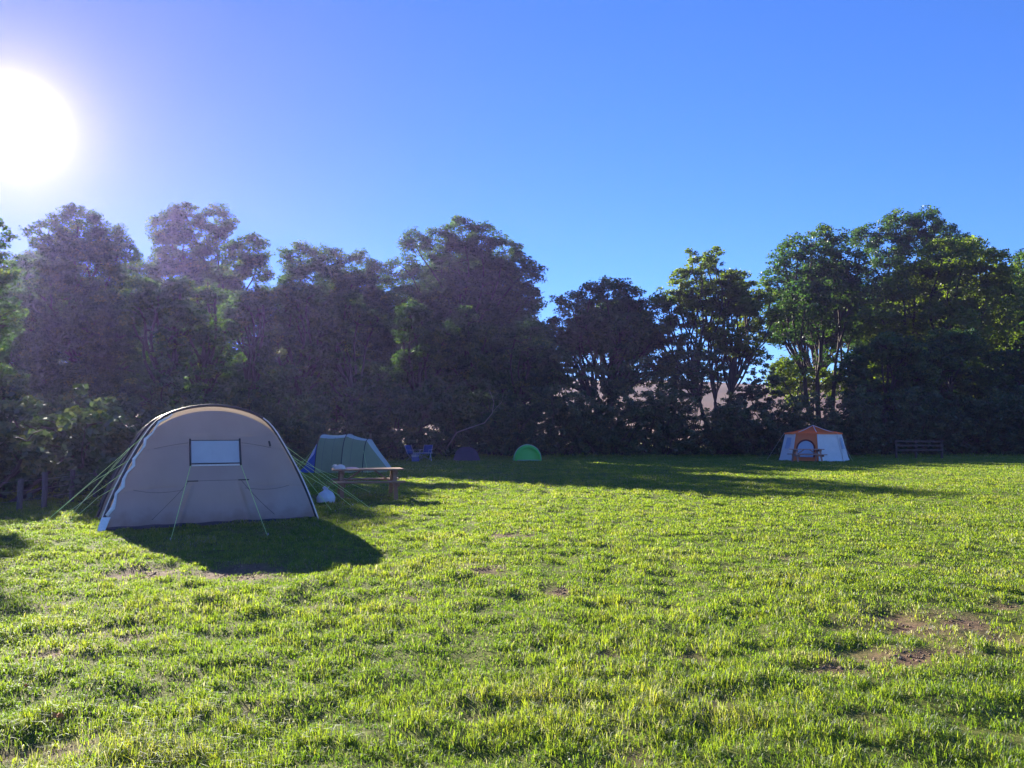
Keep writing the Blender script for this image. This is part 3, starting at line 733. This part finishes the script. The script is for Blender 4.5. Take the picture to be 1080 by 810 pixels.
# ------------------------------------------------------------------ grey-green tunnel tent, its length across the view
def green_tent():
    D = 33.0; c = P(367, 470, D); c.z = 0
    t = empty('tunnel_tent', c, R(-6), 'grey green tunnel tent with blue doorway behind the picnic table', 'tent')
    def sec(x, w, h, lean=0, n=25):
        out = []
        for k in range(n):
            a = math.pi*k/(n-1)
            cy = math.copysign(abs(math.cos(a))**.62, math.cos(a)); sz = abs(math.sin(a))**.62
            out.append(Vector((x+lean*sz, -cy*w*(1-.22*sz), sz*h)))
        return out
    def loft(keys, n=6):
        S = []
        for a, b in zip(keys, keys[1:]):
            A = sec(*a); B = sec(*b)
            for j in range(n):
                s = j/n; dip = 1-.03*math.sin(math.pi*s)
                S.append([Vector((p.lerp(q, s).x, p.lerp(q, s).y*dip, p.lerp(q, s).z*dip)) for p, q in zip(A, B)])
        S.append(sec(*keys[-1])); return S
    front = loft([(-1.05, 1.12, 1.60), (.08, 1.15, 1.62)])
    MB().grid([r[:9] for r in front]).build('wall', M['green_grey'], t, smooth=True)
    MB().grid([r[8:17] for r in front]).build('roof', M['green_roof_lit'], t, smooth=True)
    MB().grid([r[16:] for r in front]).build('wall', M['green_grey'], t, smooth=True)
    rear = loft([(.082, 1.14, 1.60), (.95, 1.0, 1.40), (1.75, .78, .30), (1.88, .7, .10)])
    MB().grid([r[:10] for r in rear]).build('wall', M['green_grey'], t, smooth=True)
    MB().grid([r[9:16] for r in rear]).build('roof', M['green_roof_lit'], t, smooth=True)
    MB().grid([r[15:] for r in rear]).build('wall', M['green_grey'], t, smooth=True)
    # sloping porch with doorway at the left
    A = sec(-1.052, 1.10, 1.58); B = [Vector((-1.95 + .35*(p.z/1.58), p.y*.95, p.z*.06)) for p in A]
    MB().grid([[a.lerp(b, s) for a, b in zip(A, B)] for s in np.linspace(0, 1, 8)]).build('porch', M['blue_cloth'], t, smooth=True)
    w = [A[7].lerp(B[7], .12), A[3].lerp(B[3], .12), A[3].lerp(B[3], .62), A[6].lerp(B[6], .66)]
    w = [p+Vector((-.012, -.012, .012)) for p in w]
    MB().add(w, [(0, 1, 2, 3)]).build('window', M['pale_blue'], t)
    for x, ww, h in ((-1.05, 1.13, 1.61), (.08, 1.16, 1.63), (.95, 1.01, 1.415)):
        MB().tube([p+Vector((0, 0, .012)) for p in sec(x, ww, h)], .016, 6).build('pole', M['pole'], t, smooth=True)
    for y in (-1,):
        for x in (-.75, -.35, .45):
            s = sec(x, 1.145, 1.60)
            MB().tube([p+Vector((0, -.008, .006)) for p in s[:9]],   .004, 5).build('seam', M['seam'], t)
    for a, b in ((Vector((-1.05, -1.0, 1.1)), Vector((-1.5, -2.3, 0))), (Vector((.95, -.9, .95)), Vector((1.5, -2.0, 0))), (Vector((-1.5, -.5, .6)), Vector((-2.7, -.8, 0)))):
        MB().tube([a, b], .005, 5).build('guy_line', M['guy'], t)
green_tent()

# ------------------------------------------------------------------ green pop-up dome
def dome():
    D = 46.0; c = P(555.5, 480, D); c.z = 0
    t = empty('dome_tent', c, R(8), 'small bright green pop up dome tent by the hedge', 'tent')
    W, H, Dp = .82, .96, .62
    rows = []
    for j in range(15):
        s = j/14  # from the front edge to the back edge
        yy = -Dp + 2*Dp*s; k = math.sqrt(max(0, 1-(yy/Dp*.96)**2))*.55+.45 if abs(yy) < Dp else .45
        hh = H*(.35+.65*math.sin(math.pi*min(1, .28+.72*s)))
        rows.append([Vector((W*math.cos(math.pi*(1-i/24))*(.7+.3*k), yy, max(0, hh*(math.sin(math.pi*i/24)**.85)))) for i in range(25)])
    MB().grid(rows).build('canopy', M['dome_green'], t, smooth=True)
    front = rows[3]
    e = [Vector((W*1.0*math.cos(math.pi*(1-i/24)), -Dp*.55, H*math.sin(math.pi*i/24)**.85*1.02)) for i in range(25)]
    MB().tube(e, .03, 6).build('pole', M['dome_trim'], t, smooth=True)
    ctr = Vector((0, -Dp*.62, .05))
    MB().grid([[Vector((p.x*s, p.y-.10*(1-s), .0 + p.z*s)) for p in e] for s in (.98, .8, .6, .4, .2, .05)]).build('door', M['dome_green'], t, smooth=True)
    MB().tube([Vector((x, -Dp*.58-.06, .06)) for x in (-.72, -.3, .1, .5, .78)], .035, 6).build('hem', M['dome_trim'], t, smooth=True)
dome()

# ------------------------------------------------------------------ orange and white octagonal tent
def octa():
    D = 47.0; c = P(858, 470, D); c.z = 0
    t = empty('bell_tent', c, R(0), 'orange roofed octagonal tent with white walls at the right', 'tent')
    rb, rt, he, hp = 2.02, 1.62, 1.62, 2.12
    ang = [R(-90-22.5-36+45*k) for k in range(9)]
    B = [Vector((rb*math.cos(a), rb*math.sin(a), 0)) for a in ang]; T = [Vector((rt*math.cos(a), rt*math.sin(a), he)) for a in ang]
    for k in range(8):
        door = (k == 0)
        mat = M['orange_lit'] if door else M['white_cloth']
        # split each side so that its cloth can hang in soft folds
        rows = []
        for j in range(7):
            s = j/6; a = B[k].lerp(T[k], s); b = B[k+1].lerp(T[k+1], s); n = ((a+b)/2); n.z = 0; n.normalize()
            rows.append([a.lerp(b, u)-n*(.05*math.sin(math.pi*u)*math.sin(math.pi*s)+.012*math.sin(u*14)*s*(1-s)*4) for u in np.linspace(0, 1, 9)])
        w = MB().grid(rows).build('wall_panel' if not door else 'door_panel', mat, t, smooth=True)
        n = ((B[k]+B[k+1])/2); n.z = 0; n.normalize()
        if door:
            u_ = (B[1]-B[0]).normalized()
            def q(x, z): 
                m_ = (B[0]+B[1])/2; s = z/he
                return m_.lerp((T[0]+T[1])/2, s)+u_*x+n*.035
            ap = [(-.50, .25), (-.50, .75)] + [(.50*-math.cos(R(a)), .75+.50*math.sin(R(a))) for a in range(15, 180, 15)] + [(.50, .75), (.50, .25)]
            MB().add([q(x, z) for x, z in ap], [tuple(range(len(ap)))]).build('doorway', M['pale_blue'], w)
            MB().tube([q(x, z)+n*.01 for x, z in ap], .045, 6).build('door_frame', M['red_trim'], w, smooth=True)
        else:
            MB().grid([[B[k]+n*.02, B[k+1]+n*.02], [B[k].lerp(T[k], .09)+n*.02, B[k+1].lerp(T[k+1], .09)+n*.02]]).build('mud_wall', M['white_cloth'], w)
            if k in (2, 7):
                m0 = lambda u, s: B[k].lerp(T[k], s).lerp(B[k+1].lerp(T[k+1], s), u)+n*.022
                MB().grid([[m0(.28, .45), m0(.72, .45)], [m0(.30, .86), m0(.70, .86)]]).build('window', M['pale_blue'], w)
    top = Vector((0, 0, hp))
    rows = []
    for s in np.linspace(0, 1, 7):
        rows.append([(a*1.03+Vector((0, 0, .01))).lerp(top, s)-Vector((0, 0, .06*math.sin(math.pi*s))) for a in T[:8]])
    MB().grid(rows, closed=True).build('roof', M['orange'], t)
    v = MB()
    for k in range(8):
        v.grid([[T[k]*1.031+Vector((0, 0, .008)), T[k+1]*1.031+Vector((0, 0, .008))], [T[k]*1.045+Vector((0, 0, -.10)), T[k+1]*1.045+Vector((0, 0, -.10))]])
    v.build('valance', M['orange_lit'], t)
    for k in range(8):
        MB().tube([B[k]*1.008, T[k]*1.015, (T[k]*1.03).lerp(top, .5)-Vector((0, 0, .035)), top+Vector((0, 0, .02))], [.022, .022, .016, .016], 6).build('pole', M['pole'] if k > 2 else M['white_cloth'], t, smooth=True)
    for k, dst in ((0, 1.1), (2, 1.0), (7, 1.1)):
        a = T[k]*1.03; MB().tube([a, Vector((a.x*(1+dst/1.7), a.y*(1+dst/1.7), 0))], .005, 5).build('guy_line', M['strap'], t)
octa()

# ------------------------------------------------------------------ picnic tables
def picnic_table(mat, label):
    t = empty('picnic_table', (0, 0, 0), 0, label, 'picnic table', 'wooden picnic tables on the field')
    L = 1.76
    mb = MB()
    for k in range(5): mb.box((0, (k-2)*.148, .735), (L, .138, .042))
    mb.build('tabletop', mat, t, bevel=.006)
    for s in (-1, 1):
        mb = MB()
        for k in (0, 1): mb.box((0, s*(.60+k*.148), .445), (L, .138, .042))
        mb.build('seat', mat, t, bevel=.006)
    for x in (-.66, .66):
        mb = MB()
        for s in (-1, 1):
            mb.beam((x, s*.60, -.02), (x, s*.22, .712), .045, .10, up=(1, 0, 0))
        mb.box((x+.047, 0, .380), (.044, 1.46, .10)); mb.box((x+.047, 0, .662), (.044, .70, .10))
        mb.build('leg_frame', mat, t, bevel=.004)
        MB().beam((x*.92, 0, .40), (x*.25, 0, .71), .04, .08, up=(0, 1, 0)).build('brace', mat, t)
    return t
pt = picnic_table(M['wood'], 'weathered brown picnic table beside the big grey tent')
c = G(390, 524); TB = c.copy(); pt.location = (P(387.5, 500, 19.7).x, 19.7, 0); pt.rotation_euler.z = R(16)
pt2 = copy_tree(pt); pt2.location = (P(851, 480, 44.2).x, 44.2, 0); pt2.rotation_euler.z = R(-4)
pt2['label'] = 'distant red brown picnic table in front of the orange tent doorway'
for ch in pt2.children:
    ch.data = ch.data.copy(); ch.data.materials.clear(); ch.data.materials.append(M['wood_red'])

# things on the near table
def lump(name, mat, loc, r, label, cat, seed, n=20):
    rr = np.random.default_rng(seed); ph = rr.uniform(0, 6.28, 8)
    rows = []
    for j in range(11):
        a = math.pi/2*(j/10)
        row = []
        for k in range(n):
            b = 2*math.pi*k/n
            f = 1+.14*math.sin(3*b+ph[0]+2*a)+.10*math.sin(5*b+ph[1]-3*a)+.06*math.sin(9*b+ph[2])
            row.append(Vector((r[0]*f*math.cos(a)*math.cos(b), r[1]*f*math.cos(a)*math.sin(b), r[2]*math.sin(a)*(1+.12*math.sin(2*b+ph[3])))))
        rows.append(row)
    o = MB().grid(rows, closed=True).build(name, mat, None, smooth=True); o.location = loc
    return tag(o, label, cat)
tm = Matrix.LocRotScale(pt.location, Matrix.Rotation(R(16), 3, 'Z'), None)
lump('towel', M['cream'], tm @ Vector((-.68, -.05, .756)), (.14, .12, .10), 'crumpled cream towel heaped on the left end of the picnic table', 'towel', 1)
lump('cushion', M['pink'], tm @ Vector((-.40, .02, .756)), (.17, .13, .035), 'flat pinkish cushion lying on the picnic table beside the towel', 'cushion', 2)
def mug(loc, label):
    t = empty('mug', loc, R(200), label, 'mug')
    MB().tube([(0, 0, 0), (0, 0, .10)], [.038, .041], 14).build('cup', M['strap'], t, smooth=False)
    MB().tube([(.038, 0, .08), (.07, 0, .07), (.07, 0, .035), (.037, 0, .02)], .007, 6).build('handle', M['strap'], t, smooth=True)
mug(tm @ Vector((-.80, .16, .756)), 'small pale mug at the very left end of the picnic table')

# plastic bag on the grass
def bag():
    c = G(343.5, 531); t = empty('carrier_bag', (c.x, c.y, 0), R(20), 'tied white plastic bag lying on the grass by the picnic table', 'bag')
    rows = []
    for j in range(26):
        s = j/25
        r = .20*(math.sin(math.pi*min(1, .16+.84*s))**.6)*(1-.30*s) if s < .8 else None
        prof = np.interp(s, [0, .12, .35, .6, .75, .85, .92, 1.0], [.155, .20, .205, .15, .075, .03, .045, .075])
        z = np.interp(s, [0, .12, .35, .6, .75, .85, .92, 1.0], [0, .04, .14, .25, .30, .325, .345, .385])
        row = []
        for k in range(36):
            b = 2*math.pi*k/36
            f = 1+.07*math.sin(2*b+1)+.05*math.sin(5*b+6*s)*(.4+s)+.05*math.sin(11*b-3*s)*s
            row.append(Vector((prof*f*math.cos(b), prof*f*.85*math.sin(b), z*(1+.05*math.sin(3*b+2)))))
        rows.append(row)
    MB().grid(rows, closed=True).build('sack', M['bag'], t, smooth=True)
    MB().tube([(.045*math.cos(a), .04*math.sin(a), .327) for a in np.linspace(0, 6.28, 14)], .011, 6).build('knot', M['bag'], t, smooth=True)
bag()

# ------------------------------------------------------------------ camp furniture by the hedge
def camp_chair(loc, rz, label):
    t = empty('camp_chair', loc, rz, label, 'camp chair', 'blue folding camp chairs by the hedge')
    rows = [[Vector((x, y, .43-.04*math.sin(math.pi*(x+.26)/.52))) for x in np.linspace(-.26, .26, 7)] for y in np.linspace(-.25, .22, 5)]
    MB().grid(rows).build('seat', M['chair_blue'], t, smooth=True, thick=.012)
    rows = [[Vector((x, .23+.22*s+.05*math.cos(math.pi*x/.56)*-1+.05, .44+.50*s)) for x in np.linspace(-.28, .28, 7)] for s in np.linspace(0, 1, 5)]
    MB().grid(rows).build('backrest', M['chair_blue'], t, smooth=True, thick=.012)
    for s in (-1, 1):
        MB().tube([(s*.30, -.28, 0), (s*.27, .22, .44), (s*.29, .46, .96)], .013, 6).build('leg', M['chair_frame'], t)
        MB().tube([(s*.30, .30, 0), (s*.28, -.26, .43), (s*.31, -.27, .64)], .013, 6).build('leg', M['chair_frame'], t)
        MB().beam((s*.32, -.30, .65), (s*.32, .32, .66), .05, .02).build('armrest', M['chair_frame'], t)
    MB().tube([(-.29, -.26, .10), (.29, -.26, .36)], .01, 5).build('brace', M['chair_frame'], t); MB().tube([(.29, -.26, .10), (-.29, -.26, .36)], .01, 5).build('brace', M['chair_frame'], t)
    return t
c1 = camp_chair((P(436, 480, 46).x, 46, 0), R(55), 'left blue folding chair with pale frame standing by the hedge')
c2 = copy_tree(c1); c2.location = (P(449, 480, 46.8).x, 46.8, 0); c2.rotation_euler.z = R(-15); c2['label'] = 'right blue folding chair with pale frame behind the low camp table'
def camp_table():
    t = empty('camp_table', (P(446, 480, 45.2).x, 45.2, 0), R(4), 'low pale folding camp table in front of the blue chairs', 'camp table')
    MB().box((0, 0, .50), (1.15, .55, .03)).build('tabletop', M['chair_frame'], t, bevel=.005)
    for s in (-1, 1):
        for q in (-1, 1): MB().tube([(s*.50, q*.24, 0), (s*.44, q*.20, .485)], .012, 6).build('leg', M['steel'], t)
    return t
camp_table()
def cool_box():
    t = empty('cool_box', (P(438, 480, 44.6).x, 44.6, 0), R(12), 'small blue cool box with white lid on the grass by the chairs', 'cool box')
    MB().box((0, 0, .15), (.42, .28, .30)).build('body', M['chair_blue'], t, bevel=.02)
    MB().box((0, 0, .335), (.44, .30, .065)).build('lid', M['chair_frame'], t, bevel=.015)
    MB().tube([(-.22, 0, .28), (-.23, 0, .42), (.23, 0, .42), (.22, 0, .28)], .012, 6).build('handle', M['chair_frame'], t)
cool_box()
def plum_tent():
    D = 47; c = P(492, 480, D); t = empty('ridge_tent', (c.x, D, 0), R(5), 'small low dark plum tent left of the green dome', 'tent')
    rows = []
    for x in np.linspace(-.82, .82, 12):
        k = 1-.35*(abs(x)/.82)**3
        rows.append([Vector((x*(1-.22*z), y*.62*(1.05-z*.5), z*.82*k)) for y, z in [(-1, 0), (-.86, .3), (-.7, .62), (-.42, .88), (0, 1), (.42, .88), (.7, .62), (.86, .3), (1, 0)]])
    MB().grid(rows).build('flysheet', M['purple'], t, smooth=True)
    for r in (rows[0], rows[-1]):
        MB().add(r, [tuple(range(len(r)))]).build('end_panel', M['purple'], t)
        MB().tube(r, .014, 6).build('pole', M['pole'], t)
    for x in (-.3, .35): MB().tube([(x, -.66, .02), (x*.95, -.58, .25), (x*.86, -.43, .52), (x*.8, -.2, .74)], .008, 5).build('seam', M['pole'], t)
plum_tent()

# ------------------------------------------------------------------ fences
def rail_fence():
    D = 50.5; a = P(945, 470, D); b = P(993, 470, D); t = empty('rail_fence', ((a.x+b.x)/2, D, 0), 0, 'dark wooden post and rail fence against the hedge at right', 'fence')
    w = (b.x-a.x)/2
    for x in (-w, -.2, w): MB().box((x, 0, .60), (.12, .12, 1.24)).build('post', M['wood_dark'], t, bevel=.01)
    for z in (.55, .85, 1.12): MB().box((0, -.085, z), (2*w+.2, .04, .11)).build('rail', M['wood_dark'], t, bevel=.006)
rail_fence()
def wire_fence():
    A = G(-70, 552); pts = [G(-70, 552), G(20, 541), G(46, 537), G(75, 531), G(100, 526)]
    t = empty('wire_fence', (pts[1].x, pts[1].y, 0), 0, 'wire fence on grey wooden posts along the left hedge', 'fence')
    o = Vector((pts[1].x, pts[1].y, 0))
    for k, p in enumerate(pts):
        q = p-o; h = (.72, .70, .80, .78, .8)[k]
        MB().tube([(q.x, q.y, -.15), (q.x+.01, q.y, h*.5), (q.x+.015*(k % 2), q.y, h)], .055, 9).build('post', M['post'], t, smooth=False)
    for z in (.25, .45, .65):
        MB().tube([p-o+Vector((0, -.06, z)) for p in pts], .003, 5).build('wire', M['wire'], t)
wire_fence()

# ------------------------------------------------------------------ fallen leaves near the camera
def fallen_leaf(px, py, s, rz, label, mat='leaf_orange'):
    c = G(px, py); z = float(gz(np.array([c.x]), np.array([c.y]))[0])+.045
    vs = []; n = 14
    for k in range(n):
        a = 2*math.pi*k/n; r = s*(1+.28*math.cos(5*a))*(.62 if abs(math.sin(a)) > .5 else 1)
        vs.append(Vector((r*math.cos(a), r*math.sin(a), .25*r*abs(math.sin(a))+.01*math.sin(3*a))))
    o = MB().add([Vector((0, 0, 0))]+vs, [(0, 1+k, 1+(k+1) % n) for k in range(n)]).build('fallen_leaf', M[mat], None, thick=.001)
    o.location = (c.x, c.y, z); o.rotation_euler = (R(35), R(10), rz)
    tag(o, label, 'leaf', 'fallen leaves in the grass')
fallen_leaf(60, 761, .028, .4, 'bright orange fallen leaf in the grass at lower left')
fallen_leaf(27, 727, .022, 1.9, 'yellowish orange fallen leaf farther back at lower left')

grass_done = True
# ------------------------------------------------------------------ air: tinted haze added to stand in for a lens flare veil
HAZE = 1
if HAZE:
    m = bpy.data.materials.new('flare_veil_haze'); m.use_nodes = True; nt = m.node_tree; nt.nodes.clear()
    o = nt.nodes.new('ShaderNodeOutputMaterial'); v = nt.nodes.new('ShaderNodeVolumePrincipled')
    v.inputs['Color'].default_value = (.47, .40, 1.0, 1); v.inputs['Density'].default_value = .00025; v.inputs['Anisotropy'].default_value = .66
    try: v.inputs['Density Attribute'].default_value = ''
    except Exception: pass
    nt.links.new(v.outputs[0], o.inputs['Volume'])
    try: m.cycles.homogeneous_volume = True
    except Exception: pass
    mb = MB().box((0, 0, 0), (3400, 2700, 36)); hz_ = mb.build('haze', m); hz_.location = (0, 1290, 16)
    tag(hz_, 'thin violet haze added over the field in place of lens flare veil', 'haze', kind='stuff')

# ------------------------------------------------------------------ sun and sky
w = bpy.data.worlds.new('World'); sc.world = w; w.use_nodes = True
nt = w.node_tree; ns = nt.nodes; ln = nt.links; ns.clear()
out = nd(ns, 'ShaderNodeOutputWorld'); bg = nd(ns, 'ShaderNodeBackground'); bg.inputs['Strength'].default_value = .057
sky = nd(ns, 'ShaderNodeTexSky', sky_type='NISHITA'); sky.sun_disc = False; sky.sun_elevation = SUN_EL; sky.sun_rotation = SUN_AZ
sky.air_density = 1.0; sky.dust_density = .0; sky.ozone_density = 4.0; sky.altitude = 100
tn = nd(ns, 'ShaderNodeMixRGB', blend_type='MULTIPLY'); tn.inputs[0].default_value = 1; tn.inputs[2].default_value = (.47, .69, 1.18, 1)
ln.new(sky.outputs[0], tn.inputs[1])
tn2 = nd(ns, 'ShaderNodeMixRGB', blend_type='MULTIPLY'); tn2.inputs[2].default_value = (.60, .62, .80, 1)
ln.new(tn.outputs[0], tn2.inputs[1]); ln.new(tn2.outputs[0], bg.inputs[0])
# bright air round the sun itself: part of the sky, fixed to the sun's direction
tc = nd(ns, 'ShaderNodeTexCoord'); dot = nd(ns, 'ShaderNodeVectorMath', operation='DOT_PRODUCT'); dot.inputs[1].default_value = SUNV
nrm = nd(ns, 'ShaderNodeVectorMath', operation='NORMALIZE'); ln.new(tc.outputs['Generated'], nrm.inputs[0]); ln.new(nrm.outputs[0], dot.inputs[0])
mx = nd(ns, 'ShaderNodeMath', operation='MAXIMUM'); mx.inputs[1].default_value = 0; ln.new(dot.outputs['Value'], mx.inputs[0])
pt_ = nd(ns, 'ShaderNodeMath', operation='POWER'); pt_.inputs[1].default_value = 5; ln.new(mx.outputs[0], pt_.inputs[0]); ln.new(pt_.outputs[0], tn2.inputs[0])
prev = bg.outputs[0]
for n, s, c in ((2600, 1.5, (1, .97, .95)), (420, .17, (1, .74, .93)), (110, .045, (1, .55, .90)), (14, .012, (.8, .25, .75))):
    pw = nd(ns, 'ShaderNodeMath', operation='POWER'); pw.inputs[1].default_value = n; ln.new(mx.outputs[0], pw.inputs[0])
    ml = nd(ns, 'ShaderNodeMath', operation='MULTIPLY'); ml.inputs[1].default_value = s; ln.new(pw.outputs[0], ml.inputs[0])
    b2 = nd(ns, 'ShaderNodeBackground'); b2.inputs[0].default_value = c+(1,); ln.new(ml.outputs[0], b2.inputs[1])
    ad = nd(ns, 'ShaderNodeAddShader'); ln.new(prev, ad.inputs[0]); ln.new(b2.outputs[0], ad.inputs[1]); prev = ad.outputs[0]
ln.new(prev, out.inputs[0])
sun = bpy.data.lights.new('sun', 'SUN'); sun.energy = 5.0; sun.angle = R(.5); sun.color = (1, .90, .74)
so = bpy.data.objects.new('sun', sun); col.objects.link(so)
so.rotation_euler = (-SUNV).to_track_quat('-Z', 'Y').to_euler(); so.location = (-30, 50, 40)

vs = sc.view_settings; vs.view_transform = 'Standard'; vs.look = 'None'; vs.gamma = 1; vs.exposure = 2.05; vs.use_curve_mapping = False
cy = sc.cycles
cy.use_denoising = True
try: cy.denoiser = 'OPENIMAGEDENOISE'
except Exception: pass
cy.max_bounces = 8; cy.diffuse_bounces = 4; cy.transmission_bounces = 6; cy.transparent_max_bounces = 12; cy.volume_bounces = 0
cy.caustics_reflective = False; cy.caustics_refractive = False
cy.sample_clamp_indirect = 6
